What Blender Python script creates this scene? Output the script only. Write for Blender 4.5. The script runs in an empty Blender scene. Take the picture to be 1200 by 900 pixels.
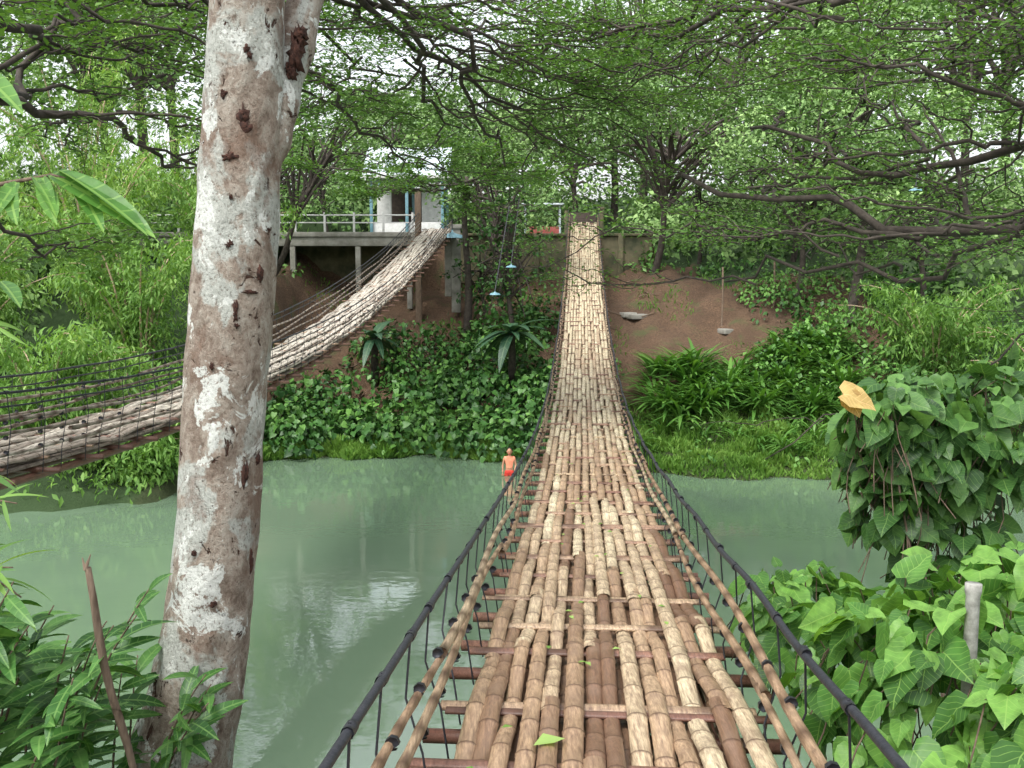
import bpy, math, numpy as np
from mathutils import Vector
R = np.random.default_rng(7)
sc = bpy.context.scene
COL = sc.collection
# ------------------------------------------------------------------ helpers
PIT = math.atan(130/1167.0)
def unproject(u, v, y):
    """world point unprojected from image pixel u, v to depth y"""
    a=(u-600)/1167.0; b=(450-v)/1167.0  # u, v are image pixel coordinates, cast through the camera
    dy=math.cos(PIT)+b*math.sin(PIT); dz=-math.sin(PIT)+b*math.cos(PIT)
    return np.array([a/dy*y, y, dz/dy*y])
def link(o,parent=None):
    COL.objects.link(o)
    if parent is not None: o.parent=parent
    return o
def empty(name):
    e=bpy.data.objects.new(name,None); e.empty_display_size=.2; return link(e)
def mesh_np(name,V,F,mat,parent=None,attrs=None,smooth=False):
    V=np.asarray(V,dtype=np.float32); F=np.asarray(F,dtype=np.int32)
    m=bpy.data.meshes.new(name); k=F.shape[1]
    m.vertices.add(len(V)); m.vertices.foreach_set('co',V.ravel())
    m.loops.add(F.size); m.loops.foreach_set('vertex_index',F.ravel())
    m.polygons.add(len(F)); m.polygons.foreach_set('loop_start',np.arange(0,F.size,k,dtype=np.int32))
    if smooth: m.polygons.foreach_set('use_smooth',np.ones(len(F),dtype=bool))
    if attrs:
        for n,a in attrs.items():
            at=m.attributes.new(n,'FLOAT','POINT'); at.data.foreach_set('value',np.asarray(a,dtype=np.float32))
    m.update(calc_edges=True); m.validate()
    if mat: m.materials.append(mat)
    return link(bpy.data.objects.new(name,m),parent)
class MB:
    def __init__(s): s.V=[];s.F=[];s.T=[];s.G=[];s.n=0
    def add(s,V,F,tint,ring=None):
        V=np.asarray(V,float);F=np.asarray(F)
        s.V.append(V);s.F.append(F+s.n);s.T.append(np.full(len(V),tint) if np.isscalar(tint) else np.asarray(tint))
        s.G.append(np.zeros(len(V)) if ring is None else ring); s.n+=len(V)
    def tube(s,path,rad,seg=8,tint=.5,ring=None,half=False,flat=1.0,cap=True):
        path=np.asarray(path,float); n=len(path)
        rad=np.full(n,rad) if np.isscalar(rad) else np.asarray(rad,float)
        T=np.gradient(path,axis=0); T/=np.linalg.norm(T,axis=1,keepdims=True)+1e-9
        up=np.array([0,0,1.]) if abs(T[:,2]).mean()<.8 else np.array([0,1.,0])
        S=np.cross(T,up); S/=np.linalg.norm(S,axis=1,keepdims=True)+1e-9
        U=np.cross(S,T)
        if half: ang=np.linspace(-.25,math.pi+.25,seg)
        else: ang=np.arange(seg)*2*math.pi/seg
        V=path[:,None]+rad[:,None,None]*(np.cos(ang)[None,:,None]*S[:,None]+flat*np.sin(ang)[None,:,None]*U[:,None])
        V=V.reshape(-1,3); i=np.arange(n-1)[:,None]*seg; j=np.arange(seg-1 if half else seg)[None]
        j2=(j+1)%seg
        F=np.stack([i+j,i+j2,i+seg+j2,i+seg+j],-1).reshape(-1,4)
        rg=None if ring is None else np.repeat(ring,seg)
        if cap and not half and seg>=4:
            e=[]
            for b in (0,(n-1)*seg):
                for q in range(1,seg-1,2):
                    if q+2<=seg-1: e.append([b,b+q,b+q+1,b+q+2])
            if e: F=np.vstack([F,np.array(e)])
        s.add(V,F,tint,rg)
    def box(s,c,h,tint=.5,rz=0):
        c=np.array(c,float);x,y,z=h
        V=np.array([[a*x,b*y,d*z] for a in(-1,1) for b in(-1,1) for d in(-1,1)],float)
        cs,sn=math.cos(rz),math.sin(rz); V=np.stack([V[:,0]*cs-V[:,1]*sn,V[:,0]*sn+V[:,1]*cs,V[:,2]],-1)+c
        s.add(V,[[0,1,3,2],[4,6,7,5],[0,4,5,1],[2,3,7,6],[0,2,6,4],[1,5,7,3]],tint)
    def obj(s,name,mat,parent=None,smooth=True,bevel=0):
        o=mesh_np(name,np.vstack(s.V),np.vstack(s.F),mat,parent,{'tint':np.concatenate(s.T),'ring':np.concatenate(s.G)},smooth)
        if bevel:
            b=o.modifiers.new('b','BEVEL'); b.width=bevel; b.segments=2; b.limit_method='ANGLE'
        return o
def nrm(a): return a/(np.linalg.norm(a,axis=-1,keepdims=True)+1e-9)
# leaf templates
def t_rhomb(w=.25,fold=.08):
    return np.array([[0,0,0],[-w,.45,fold],[0,1,-.05],[w,.45,fold]]),np.array([[0,2,1],[0,3,2]])
def t_heart():
    m=[(0,0),(0,.2),(0,.5),(0,.8),(0,1.02)]; o=[(.2,-.14),(.42,-.04),(.5,.2),(.41,.5),(.2,.8)]
    V=[];
    def z(x,y): return .22*abs(x)**1.2-.3*y*y+.045*math.sin(9*y+x*5)
    for x,y in m: V.append((x,y,z(x,y)))
    for x,y in o: V.append((x,y,z(x,y)))
    for x,y in o: V.append((-x,y,z(x,y)+.03))
    F=[]
    for b,fl in((5,0),(10,1)):
        tr=[(0,b,b+1),(0,b+1,1),(1,b+1,b+2),(1,b+2,2),(2,b+2,b+3),(2,b+3,3),(3,b+3,b+4),(3,b+4,4)]
        F+= [t if not fl else t[::-1] for t in tr]
    return np.array(V),np.array(F)
def t_lance(w=.1,droop=.35,n=6,fold=.3):
    V=[];F=[]
    for i in range(n+1):
        t=i/n; ww=w*(math.sin(math.pi*min(1,t*.94+.05))**.7)*(1-.25*t) if i<n else 0.002
        y=t*(1-.12*droop*t); z=-droop*t*t
        V+=[(-ww,y,z+fold*ww),(0,y,z),(ww,y,z+fold*ww)]
    for i in range(n):
        a=i*3;b=a+3
        for q in(0,1): F+=[(a+q,a+q+1,b+q+1),(a+q,b+q+1,b+q)]
    return np.array(V),np.array(F)
def scatter(name,tm,P,D,N,size,tint,mat,parent=None,smooth=True):
    TV,TF=tm; P=np.asarray(P); n=len(P)
    D=nrm(D); N=nrm(N-(N*D).sum(-1,keepdims=True)*D); S=np.cross(D,N)
    size=np.broadcast_to(size,(n,)); tint=np.broadcast_to(tint,(n,))
    V=P[:,None]+size[:,None,None]*(TV[None,:,0,None]*S[:,None]+TV[None,:,1,None]*D[:,None]+TV[None,:,2,None]*N[:,None])
    F=(TF[None]+(np.arange(n)*len(TV))[:,None,None]).reshape(-1,3)
    return mesh_np(name,V.reshape(-1,3),F,mat,parent,{'tint':np.repeat(tint,len(TV)),'lu':np.tile(TV[:,0],n),'lv':np.tile(TV[:,1],n)},smooth)
def orient(n,pm=-.25,ps=.45,roll=.5):
    th=R.uniform(0,2*math.pi,n); ph=R.normal(pm,ps,n)
    D=np.stack([np.cos(th)*np.cos(ph),np.sin(th)*np.cos(ph),np.sin(ph)],-1)
    N=np.array([0,0,1.])+R.normal(0,roll,(n,3)); return D,N
def rdir(n,zmin=-1.):
    z=R.uniform(zmin,1,n); t=R.uniform(0,2*math.pi,n); r=np.sqrt(1-z*z)
    return np.stack([r*np.cos(t),r*np.sin(t),z],-1)
def outward(O,k=.35):
    n=len(O); N=nrm(O*.6+np.array([0,0,.6])+R.normal(0,k,(n,3)))
    D=nrm(O*.6-np.array([0,0,.75])+R.normal(0,.45,(n,3))); return D,N
# ------------------------------------------------------------------ materials
def newmat(name):
    m=bpy.data.materials.new(name); m.use_nodes=True; nt=m.node_tree
    return m,nt,nt.nodes['Principled BSDF'],nt.nodes['Material Output']
def ramp(nt,fac,stops,interp='LINEAR'):
    r=nt.nodes.new('ShaderNodeValToRGB'); r.color_ramp.interpolation=interp; e=r.color_ramp.elements
    while len(e)<len(stops): e.new(.5)
    for el,(p,c) in zip(e,stops):
        el.position=p; el.color=(c[0],c[1],c[2],1) if not np.isscalar(c) else (c,c,c,1)
    nt.links.new(fac,r.inputs[0]); return r.outputs[0]
def mix(nt,f,a,b,mode='MIX'):
    m=nt.nodes.new('ShaderNodeMixRGB'); m.blend_type=mode
    for i,s in enumerate((f,a,b)):
        if hasattr(s,'links'): nt.links.new(s,m.inputs[i])
        elif i==0: m.inputs[0].default_value=s
        else: m.inputs[i].default_value=(*s,1)
    return m.outputs[0]
def noise(nt,scale,detail=4,vec=None,rough=.55,dist=0):
    n=nt.nodes.new('ShaderNodeTexNoise'); n.inputs['Scale'].default_value=scale; n.inputs['Detail'].default_value=detail
    n.inputs['Roughness'].default_value=rough; n.inputs['Distortion'].default_value=dist
    if vec is not None: nt.links.new(vec,n.inputs['Vector'])
    return n.outputs['Fac']
def coords(nt,scale=(1,1,1)):
    g=nt.nodes.new('ShaderNodeNewGeometry'); m=nt.nodes.new('ShaderNodeMapping'); m.inputs['Scale'].default_value=scale
    nt.links.new(g.outputs['Position'],m.inputs['Vector']); return m.outputs[0]
def attr(nt,n):
    a=nt.nodes.new('ShaderNodeAttribute'); a.attribute_name=n; return a.outputs['Fac']
def math_(nt,op,a,b=None,c=None):
    m=nt.nodes.new('ShaderNodeMath'); m.operation=op
    for i,s in enumerate((a,b,c)):
        if s is None: continue
        if hasattr(s,'links'): nt.links.new(s,m.inputs[i])
        else: m.inputs[i].default_value=s
    return m.outputs[0]
def bump(nt,bs,h,strength=.3,dist=.02):
    b=nt.nodes.new('ShaderNodeBump'); b.inputs['Strength'].default_value=strength; b.inputs['Distance'].default_value=dist
    nt.links.new(h,b.inputs['Height']); nt.links.new(b.outputs[0],bs.inputs['Normal'])
def leafmat(name,lo,mid,hi,trans=.35,rough=.5,veins=False,spec=.35):
    m,nt,bs,out=newmat(name)
    c=ramp(nt,attr(nt,'tint'),[(0,lo),(.5,mid),(1,hi)])
    if veins:
        lu=math_(nt,'ABSOLUTE',attr(nt,'lu')); lv=attr(nt,'lv')
        rib=math_(nt,'LESS_THAN',lu,.014)
        q=math_(nt,'FRACT',math_(nt,'MULTIPLY',math_(nt,'SUBTRACT',lv,math_(nt,'MULTIPLY',lu,.75)),6.))
        sv=math_(nt,'MULTIPLY',math_(nt,'LESS_THAN',q,.11),.7)
        f=math_(nt,'MULTIPLY',math_(nt,'MAXIMUM',rib,sv),.5)
        nz=noise(nt,18,3,coords(nt))
        c=mix(nt,ramp(nt,nz,[(.4,0),(.75,.65)]),c,lo)
        c=mix(nt,f,c,(hi[0]*1.4+.03,hi[1]*1.2+.03,hi[2]*1.4+.01))
        bump(nt,bs,math_(nt,'ADD',math_(nt,'MULTIPLY',q,.7),math_(nt,'ADD',rib,nz)),.6,.006)
    nt.links.new(c,bs.inputs['Base Color']); bs.inputs['Roughness'].default_value=rough
    bs.inputs['Specular IOR Level'].default_value=spec
    if trans>0:
        t=nt.nodes.new('ShaderNodeBsdfTranslucent'); mx=nt.nodes.new('ShaderNodeMixShader'); mx.inputs[0].default_value=trans
        c2=mix(nt,1.,c,(1.5,1.5,.6),'MULTIPLY'); nt.links.new(c2,t.inputs['Color'])
        nt.links.new(bs.outputs[0],mx.inputs[1]); nt.links.new(t.outputs[0],mx.inputs[2]); nt.links.new(mx.outputs[0],out.inputs['Surface'])
    return m
M_forest=leafmat('forest_leaf',(.05,.105,.035),(.14,.25,.075),(.28,.42,.15),.0,.6,False,.2)
M_far=leafmat('hazed_leaf',(.13,.22,.11),(.24,.36,.17),(.36,.48,.24),.0,.7,False,.2)  # greens paled so the colour carries the haze over the farthest trees
M_bamb=leafmat('bamboo_leaf',(.07,.16,.035),(.17,.32,.07),(.34,.5,.15),.3,.5,False,.25)
M_rain=leafmat('raintree_leaf',(.035,.09,.02),(.09,.19,.04),(.18,.33,.075),.3,.5,False,.25)
M_shrub=leafmat('shrub_leaf',(.012,.045,.012),(.04,.12,.022),(.12,.26,.05),.0,.45)
M_ginger=leafmat('ginger_leaf',(.03,.1,.02),(.08,.2,.035),(.18,.35,.07),.2,.4)
M_grass=leafmat('grass_blade',(.06,.14,.025),(.12,.25,.04),(.22,.37,.08),.2,.6,False,.2)
M_vine=leafmat('vine_leaf',(.03,.085,.018),(.075,.2,.035),(.2,.4,.08),.3,.42,True)
M_vined=leafmat('vine_leaf_dark',(.02,.06,.015),(.05,.13,.03),(.14,.29,.07),.25,.42,True)
M_dark=leafmat('birdnest_leaf',(.012,.045,.022),(.03,.085,.042),(.075,.15,.075),.1,.45,True)
M_yel=leafmat('yellow_leaf',(.3,.18,.06),(.5,.36,.12),(.62,.48,.2),.3,.5,True)
M_lance=leafmat('lance_leaf',(.02,.07,.015),(.05,.15,.03),(.13,.29,.07),.25,.4,True)
def simple(name,c1,c2,scale=6,rough=.8,b=.3,metal=0,sx=(1,1,1),bd=.01):
    m,nt,bs,out=newmat(name); v=coords(nt,sx); f=noise(nt,scale,6,v,.65)
    nt.links.new(ramp(nt,f,[(.3,c1),(.7,c2)]),bs.inputs['Base Color']); bs.inputs['Roughness'].default_value=rough
    bs.inputs['Metallic'].default_value=metal; bump(nt,bs,f,b,bd); return m
M_bark=simple('bark',(.018,.013,.01),(.085,.07,.055),8,.9,.6)
M_conc=simple('concrete',(.14,.135,.11),(.36,.35,.31),2.2,.9,.3)
M_wallm=simple('mossy_wall',(.04,.05,.025),(.2,.17,.1),1.6,.9,.5)
M_white=simple('white_paint',(.5,.5,.48),(.78,.78,.76),4,.6,.1)
M_roof=simple('roof_metal',(.42,.5,.56),(.68,.73,.76),2,.45,.1)
M_blue=simple('blue_enamel',(.1,.22,.27),(.2,.36,.42),6,.35,.05)
M_redp=simple('red_paint',(.25,.05,.04),(.4,.1,.08),4,.6,.1)
M_darkin=simple('dark_brown',(.03,.022,.018),(.08,.06,.045),4,.9,.3)
M_wire=simple('black_cable',(.012,.013,.018),(.035,.036,.045),40,.5,.3)
M_post=simple('timber_post',(.07,.045,.03),(.22,.16,.11),9,.85,.6,0,(6,6,1))
M_skin=simple('skin',(.42,.2,.12),(.5,.25,.15),20,.5,.05)
M_cloth=simple('red_cloth',(.55,.03,.02),(.7,.06,.04),15,.8,.2)
M_shirt=simple('orange_cloth',(.75,.25,.14),(.85,.33,.2),15,.8,.2)
M_hair=simple('hair',(.008,.006,.005),(.02,.015,.012),80,.5,.3)
M_eye=simple('eye_dark',(.01,.01,.01),(.02,.02,.02),10,.2,0)
M_pvc=simple('pvc_pipe',(.14,.14,.12),(.42,.42,.38),22,.7,.3)
def bamboomat(name,dark,mid,pale,grime,rough=.42):
    m,nt,bs,out=newmat(name)
    t=attr(nt,'tint'); base=ramp(nt,t,[(0,dark),(.45,mid),(1,pale)])
    st=noise(nt,9,5,coords(nt,(9,.7,9)),.7)
    c=mix(nt,ramp(nt,st,[(.3,.85),(.6,0)]),base,tuple(np.array(dark)*.7),'MIX')
    fine=noise(nt,30,3,coords(nt,(6,.6,6)),.6)
    c=mix(nt,.6,c,ramp(nt,fine,[(.3,.45),(.7,1.25)]),'MULTIPLY')
    blot=noise(nt,5,5,coords(nt),.7)
    c=mix(nt,ramp(nt,blot,[(.48,0),(.72,.8)]),c,grime)
    c=mix(nt,math_(nt,'MULTIPLY',attr(nt,'ring'),.85),c,(.07,.035,.02))
    nt.links.new(c,bs.inputs['Base Color']); bs.inputs['Roughness'].default_value=rough; bs.inputs['Specular IOR Level'].default_value=.5
    bump(nt,bs,fine,.35,.004); return m
M_bam=bamboomat('bamboo_deck',(.17,.09,.055),(.5,.345,.215),(.82,.72,.49),(.22,.145,.1),.38)
M_bam2=bamboomat('bamboo_weathered',(.14,.11,.09),(.42,.35,.28),(.8,.74,.62),(.16,.13,.1),.6)
M_cross=bamboomat('bamboo_cross',(.12,.05,.035),(.3,.16,.11),(.62,.48,.3),(.12,.07,.05))
def trunkmat():
    m,nt,bs,out=newmat('lichen_bark'); v=coords(nt,(1,1,.75))
    big=noise(nt,3.0,7,v,.6,.5); mid=noise(nt,13,8,v,.75,.3); fine=noise(nt,60,6,v,.75)
    c=ramp(nt,mid,[(.3,(.12,.085,.065)),(.44,(.27,.215,.17)),(.56,(.4,.35,.29)),(.72,(.5,.47,.41))])
    c=mix(nt,ramp(nt,big,[(.5,0),(.54,.9)]),c,ramp(nt,fine,[(.3,(.34,.37,.33)),(.6,(.56,.58,.53))]))
    g=noise(nt,4.3,6,coords(nt,(1,1,.6)),.7)
    c=mix(nt,ramp(nt,g,[(.53,0),(.62,.65)]),c,(.19,.115,.08))
    w=noise(nt,5.2,8,coords(nt,(1,1.3,1)),.66,.6)
    c=mix(nt,ramp(nt,w,[(.56,0),(.58,.95)]),c,ramp(nt,fine,[(.35,(.58,.6,.55)),(.6,(.78,.8,.75))]))
    sp=noise(nt,10,5,coords(nt,(1.2,1.2,1.0)),.7,.8); spm=ramp(nt,sp,[(.63,0),(.66,1)])
    c=mix(nt,spm,c,(.06,.03,.02))
    s2=ramp(nt,fine,[(.37,1),(.44,0)]); c=mix(nt,math_(nt,'MULTIPLY',s2,.7),c,(.12,.08,.055))
    nt.links.new(c,bs.inputs['Base Color']); bs.inputs['Roughness'].default_value=.9; bs.inputs['Specular IOR Level'].default_value=.2
    h=math_(nt,'ADD',math_(nt,'MULTIPLY',mid,1.),math_(nt,'MULTIPLY',fine,.6)); h=math_(nt,'SUBTRACT',h,math_(nt,'MULTIPLY',spm,.8))
    bump(nt,bs,h,1.,.025); return m
M_trunk=trunkmat()
M_scar=simple('bark_scar',(.012,.006,.005),(.1,.04,.025),60,.95,1.)
# ------------------------------------------------------------------ terrain
SX=[-200,-60,-14,-9.4,-8.6,-2.7,1.6,5,9.7,16,60,200]; SY=[5,19,24.3,25.5,31.5,32.3,31,29,28.4,27,22,5]
def shoreF(x): return np.interp(x,SX,SY)+.25*np.sin(x*1.7)+.15*np.sin(x*4.1+1)+.07*np.sin(x*11)
def shoreN(x): return 7.5+.5*np.sin(x*.8)
def H(x,y):
    x=np.asarray(x,float);y=np.asarray(y,float)
    t=y-shoreF(x)
    far=np.interp(t,[-8,-2,0,.6,3.2,7,11.5,14.5,30,80,200],[-8,-6.6,-6.02,-5.75,-5.35,-3.5,-1.4,-.3,2.8,8,12])
    far=far+np.where(t>1,.14*np.sin(x*1.3+y*.7)+.1*np.sin(x*3.1-y*2.3)+.05*np.sin(x*7+y*5),0)
    plat=(y>45.6)&(y<58)&(x>-14)&(x<6.5); far=np.where(plat,1.5,far)
    tn=shoreN(x)-y
    near=np.interp(tn,[-6,-1,0,4,7.2,12,60],[-8,-6.6,-6.,-3.6,-2.1,-1.75,-1.3])
    near=near+np.where(tn>.5,.08*np.sin(x*2.3+y*1.9),0)
    return np.where(y<16,near,far)
def Hs(x,y): return float(H(x,y))
xs=np.unique(np.concatenate([np.linspace(-260,-30,24),np.linspace(-30,30,161),np.linspace(30,260,24)]))
ys=np.unique(np.concatenate([np.linspace(-120,0,20),np.linspace(0,16,33),np.linspace(16,62,140),np.linspace(62,400,40)]))
X,Y=np.meshgrid(xs,ys); Z=H(X,Y); nx=len(xs)
i=np.arange(len(ys)-1)[:,None]*nx; j=np.arange(nx-1)[None]
F=np.stack([i+j,i+j+1,i+j+nx+1,i+j+nx],-1).reshape(-1,4)
green=np.where((Y>47)|(Y<16)|(np.abs(X-2)>12)|((X>8.5)&(Y>43)),1.,0.)+np.clip((35-Y)/3,0,1)*.8
m,nt,bs,out=newmat('soil')
v=coords(nt); n1=noise(nt,1.1,7,v,.65); n2=noise(nt,14,6,v,.7)
soil=ramp(nt,n2,[(.3,(.05,.028,.016)),(.55,(.15,.09,.052)),(.75,(.25,.165,.1))])
c=mix(nt,ramp(nt,noise(nt,.9,4,v,.6),[(.4,0),(.6,.5)]),soil,(.06,.035,.02))
c=mix(nt,ramp(nt,n1,[(.56,0),(.68,.7)]),c,(.07,.1,.03))
c=mix(nt,attr(nt,'green'),c,(.035,.07,.02)); nt.links.new(c,bs.inputs['Base Color']); bs.inputs['Roughness'].default_value=.95
bump(nt,bs,n2,.9,.1)
mesh_np('ground',np.stack([X,Y,Z],-1).reshape(-1,3),F,m,None,{'green':np.clip(green,0,1).ravel()},True)
# water : silty body colour under a glossy surface
m,nt,bs,out=newmat('river_water')
v=coords(nt,(1,1.6,1)); n1=noise(nt,.12,3,v); n2=noise(nt,3.,3,v,.5)
nt.links.new(ramp(nt,n1,[(.3,(.125,.195,.125)),(.7,(.15,.22,.145))]),bs.inputs['Base Color'])
bs.inputs['Roughness'].default_value=.0; bs.inputs['IOR'].default_value=2.0
bump(nt,bs,math_(nt,'ADD',n2,math_(nt,'MULTIPLY',noise(nt,.7,2,v),1.5)),.07,.035)
mesh_np('river_water',[(-260,-60,-6),(260,-60,-6),(260,60,-6),(-260,60,-6)],[[0,1,2,3]],m)
# ------------------------------------------------------------------ bridges
def bridge(name,cx,zf,y0,y1,spacing,rails,railh,nst,matdeck,tintf,seed,postpole=(.33,.17),wobble=.008,sepL=.68,sepR=.68,amp=.026):
    r=np.random.default_rng(seed); root=empty(name)
    K=int((y1-y0)/spacing)+1; yc=y0+spacing*np.arange(K+1)+r.normal(0,.05,K+1)
    def pt(y,off,dz=0):
        y=np.asarray(y,float); return np.stack([cx(y)+off+0*y,y-.069*off,zf(y)+dz+0*y],-1)
    pitch=1.2/nst; top=MB()
    for layer in (0,1):
        n=nst if layer==0 else nst-1
        for i_ in range(n):
            S=np.array([1 if ((i_//2+k)%2==0) else -1 for k in range(K+1)],float)
            if layer==0:
                fl=(r.random(K+1)<.22)&(S<0); S[fl]=1; fl=(r.random(K+1)<.1); S[fl]=-1
            off0=-.6+pitch*(i_+.5+(.5 if layer else 0))
            k=0
            while k<K:
                ln=int(r.integers(2,6)); k2=min(K,k+ln)
                ya,yb=yc[k]-.09*r.random()-(.02),yc[k2]+.12*r.random()+.02
                nodes=[];y=ya+r.uniform(.02,.3)
                while y<yb-.03: nodes.append(y); y+=r.uniform(.24,.36)
                sy=[ya];rg=[0.];rs=[1.]
                for q in nodes:
                    sy+=[q-.014,q,q+.014];rg+=[0,1,0];rs+=[1,1.12,1]; 
                    sy.append(q+.12);rg.append(0);rs.append(.97)
                sy.append(yb);rg.append(0);rs.append(1.)
                sy=np.array(sy);o=np.argsort(sy);sy=sy[o];rg=np.array(rg)[o];rs=np.array(rs)[o]
                kk=np.interp(sy,yc,np.arange(K+1)); k0=np.clip(np.floor(kk).astype(int),0,K-1); w=kk-k0
                w=w*w*(3-2*w); w=np.clip((w-.5)*1.2+.5,0,1)
                dz=(amp*(S[k0]*(1-w)+S[k0+1]*w)+r.uniform(0,.008)) if layer==0 else -.08+0*w
                off=off0+r.normal(0,wobble)+np.linspace(-1,1,len(sy))*r.normal(0,wobble)
                P=np.stack([cx(sy)+off,sy-.069*off,zf(sy)+dz],-1)
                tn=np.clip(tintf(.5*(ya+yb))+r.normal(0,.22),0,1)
                if layer: tn*=.4  # added under-layer, colour darkened to stand in for shade in the deck gaps
                top.tube(P,rs*pitch*.5*r.uniform(.84,1.03),7,tn,rg,half=True,flat=.62)
                k=k2
    top.obj('deck_strips',matdeck,root)
    cr=MB()
    for k in range(K+1):
        for q in range(2 if r.random()<.5 else 1):
            y=yc[k]+q*.06; a=-.6-r.uniform(.02,.16); b=.6+r.uniform(.02,.14)
            t=np.linspace(a,b,14); P=np.stack([cx(y)+t,y-.069*t+r.normal(0,.012)+t*r.normal(0,.02),zf(y)+.002+0*t],-1)
            rg=np.zeros(14); rg[r.integers(1,13,3)]=1
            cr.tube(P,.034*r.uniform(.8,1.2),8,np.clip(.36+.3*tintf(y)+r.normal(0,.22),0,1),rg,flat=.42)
        y=yc[k]+.03; t=np.linspace(-.78,.78,8)
        cr.tube(np.stack([cx(y)+t,y-.069*t,zf(y)-.13+0*t],-1),.032,7,r.uniform(.1,.5))
    for o in (-.5,-.17,.17,.5):
        yy=np.arange(y0,y1+.3,.4); cr.tube(pt(yy,o,-.195),.045,7,r.uniform(.1,.4))
    cr.obj('cross_pieces',M_cross,root)
    pl=MB(); wi=MB()
    for sd in (-1,1):
        sep=sepL if sd<0 else sepR
        for hi,(f) in enumerate(postpole):
            y=y0
            while y<y1:
                L=r.uniform(3.5,6); ya=y;yb=min(y1,y+L); yy=np.arange(ya,yb+.01,.1)
                rg=np.zeros(len(yy)); rg[::3]=1; rr=np.where(rg>0,1.14,1.)*np.linspace(.021,.015,len(yy))
                dz=railh(yy)*f+r.normal(0,.015)+.02*np.sin(yy*1.3+hi*2+sd)
                off=sd*(sep-.03+.03*f)+.012*np.sin(yy*1.7+hi)+r.normal(0,.008)
                pl.tube(np.stack([cx(yy)+off,yy-.069*off,zf(yy)+dz],-1),rr,8,np.clip(.45+r.normal(0,.15),0,1),rg)
                y=yb-.25 if yb<y1 else y1
        for rh,rad in rails:
            yy=np.arange(y0,y1+.01,.25); wi.tube(pt(yy,sd*(sep+.02),railh(yy)*rh)+.006*np.sin(yy*3+sd)[:,None],rad,8,.5)
        y=y0+.3
        while y<y1:
            h=float(railh(y)); o=sd*(sep+.02); j=r.normal(0,.05)
            p=[pt(y,o,h+.02),pt(y+j*.5,sd*(sep+.04),h*.55),pt(y+j,sd*(sep-.02),.08),pt(y+j,sd*.64,-.14)]
            wi.tube(np.array(p),.0045,5,.5)
            yy=np.linspace(y-.03,y+.03,4); wi.tube(pt(yy,o,railh(yy)),rails[0][1]*1.3,8,.5)
            for f in postpole:
                yy=np.linspace(y+j*.5-.012,y+j*.5+.012,3); wi.tube(pt(yy,sd*(sep-.03+.03*f),railh(yy)*f),.023,7,.5)
            y+=r.uniform(.42,.62)
    pl.obj('side_poles',M_bam if matdeck is M_bam else M_bam2,root)
    wi.obj('cables',M_wire,root)
    return root
PY=[-1.5,0,3.5,5.65,9.9,14.5,18,21.7,27,35,41,46]; PZ=[-1.45,-1.52,-1.79,-2.0,-2.37,-2.53,-2.52,-2.33,-1.8,-.65,.75,2.1]
pf=np.polyfit(PY,PZ,5); zf1=lambda y: np.polyval(pf,y)
cx1=lambda y: .115+.069*np.asarray(y,float)
tf1=lambda y: float(np.interp(y,[0,5,12,20,30],[.38,.46,.64,.95,1.])); rh1=lambda y: np.interp(y,[-2,2,8,16,30,40,46],[.55,.53,.46,.36,.42,.6,.9])  # deck tint pales with distance, painting in sheen as well as dry bamboo
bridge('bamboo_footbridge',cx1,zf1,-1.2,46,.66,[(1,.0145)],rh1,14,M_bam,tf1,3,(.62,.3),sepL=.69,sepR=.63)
QY=[0,5,10.4,15.3,19.2,25.4,30.9,39.5,42.5]; QZ=[-.9,-1.5,-1.87,-1.98,-1.8,-1.2,-.4,1.15,1.8]
qf=np.polyfit(QY,QZ,4); zf2=lambda y: np.polyval(qf,y)
cx2=lambda y: -6.1+.069*np.asarray(y,float)
rh2=lambda y: np.interp(y,[0,15,35,42.5],[.8,.68,.6,.8])
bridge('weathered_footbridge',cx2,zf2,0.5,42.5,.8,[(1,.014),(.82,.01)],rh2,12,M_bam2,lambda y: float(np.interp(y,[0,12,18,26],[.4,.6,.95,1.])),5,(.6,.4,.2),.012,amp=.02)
b=MB(); b.box((.1,-2.2,-1.9),(1.3,1.05,.28)); b.box((.1,-2.2,-2.35),(1.1,.9,.25)); b.obj('bridge_abutment',M_conc,None,False,.02)
b=MB(); b.box((-6.1,-.8,-1.3),(1.2,1.2,.35)); b.box((-6.1,-.8,-1.9),(1.,1.,.3)); b.obj('bridge_abutment',M_conc,None,False,.02)
e=empty('bridge_gateway')
b=MB()
for s in(-1,1):
    b.box((3.29+s*.78,46.1,1.2),(.11,.11,1.7)); b.box((3.29+s*.78,46.1,2.94),(.15,.15,.05))
b.obj('gate_posts',M_wallm,e,False,.015)
b=MB()
for k in range(8): b.box((3.35,46.6+k*.3,1.6+k*.06),(.66,.16,.45+k*.06),.5)
b.obj('steps',M_darkin,e,False,.015)
e=empty('bridge_portal')
b=MB(); b.box((-3.95,42.4,.6),(.13,.13,2.9)); b.obj('timber_post',M_post,e,False,.02)
b=MB(); b.box((-2.35,42.2,.1),(.19,.19,1.75)); b.box((-2.35,42.2,1.93),(.25,.25,.09)); b.box((-2.75,43.2,.3),(.14,.14,1.3)); b.box((-3.2,43.,1.45),(1.1,.3,.14)); b.obj('concrete_columns',M_conc,e,False,.02)
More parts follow.
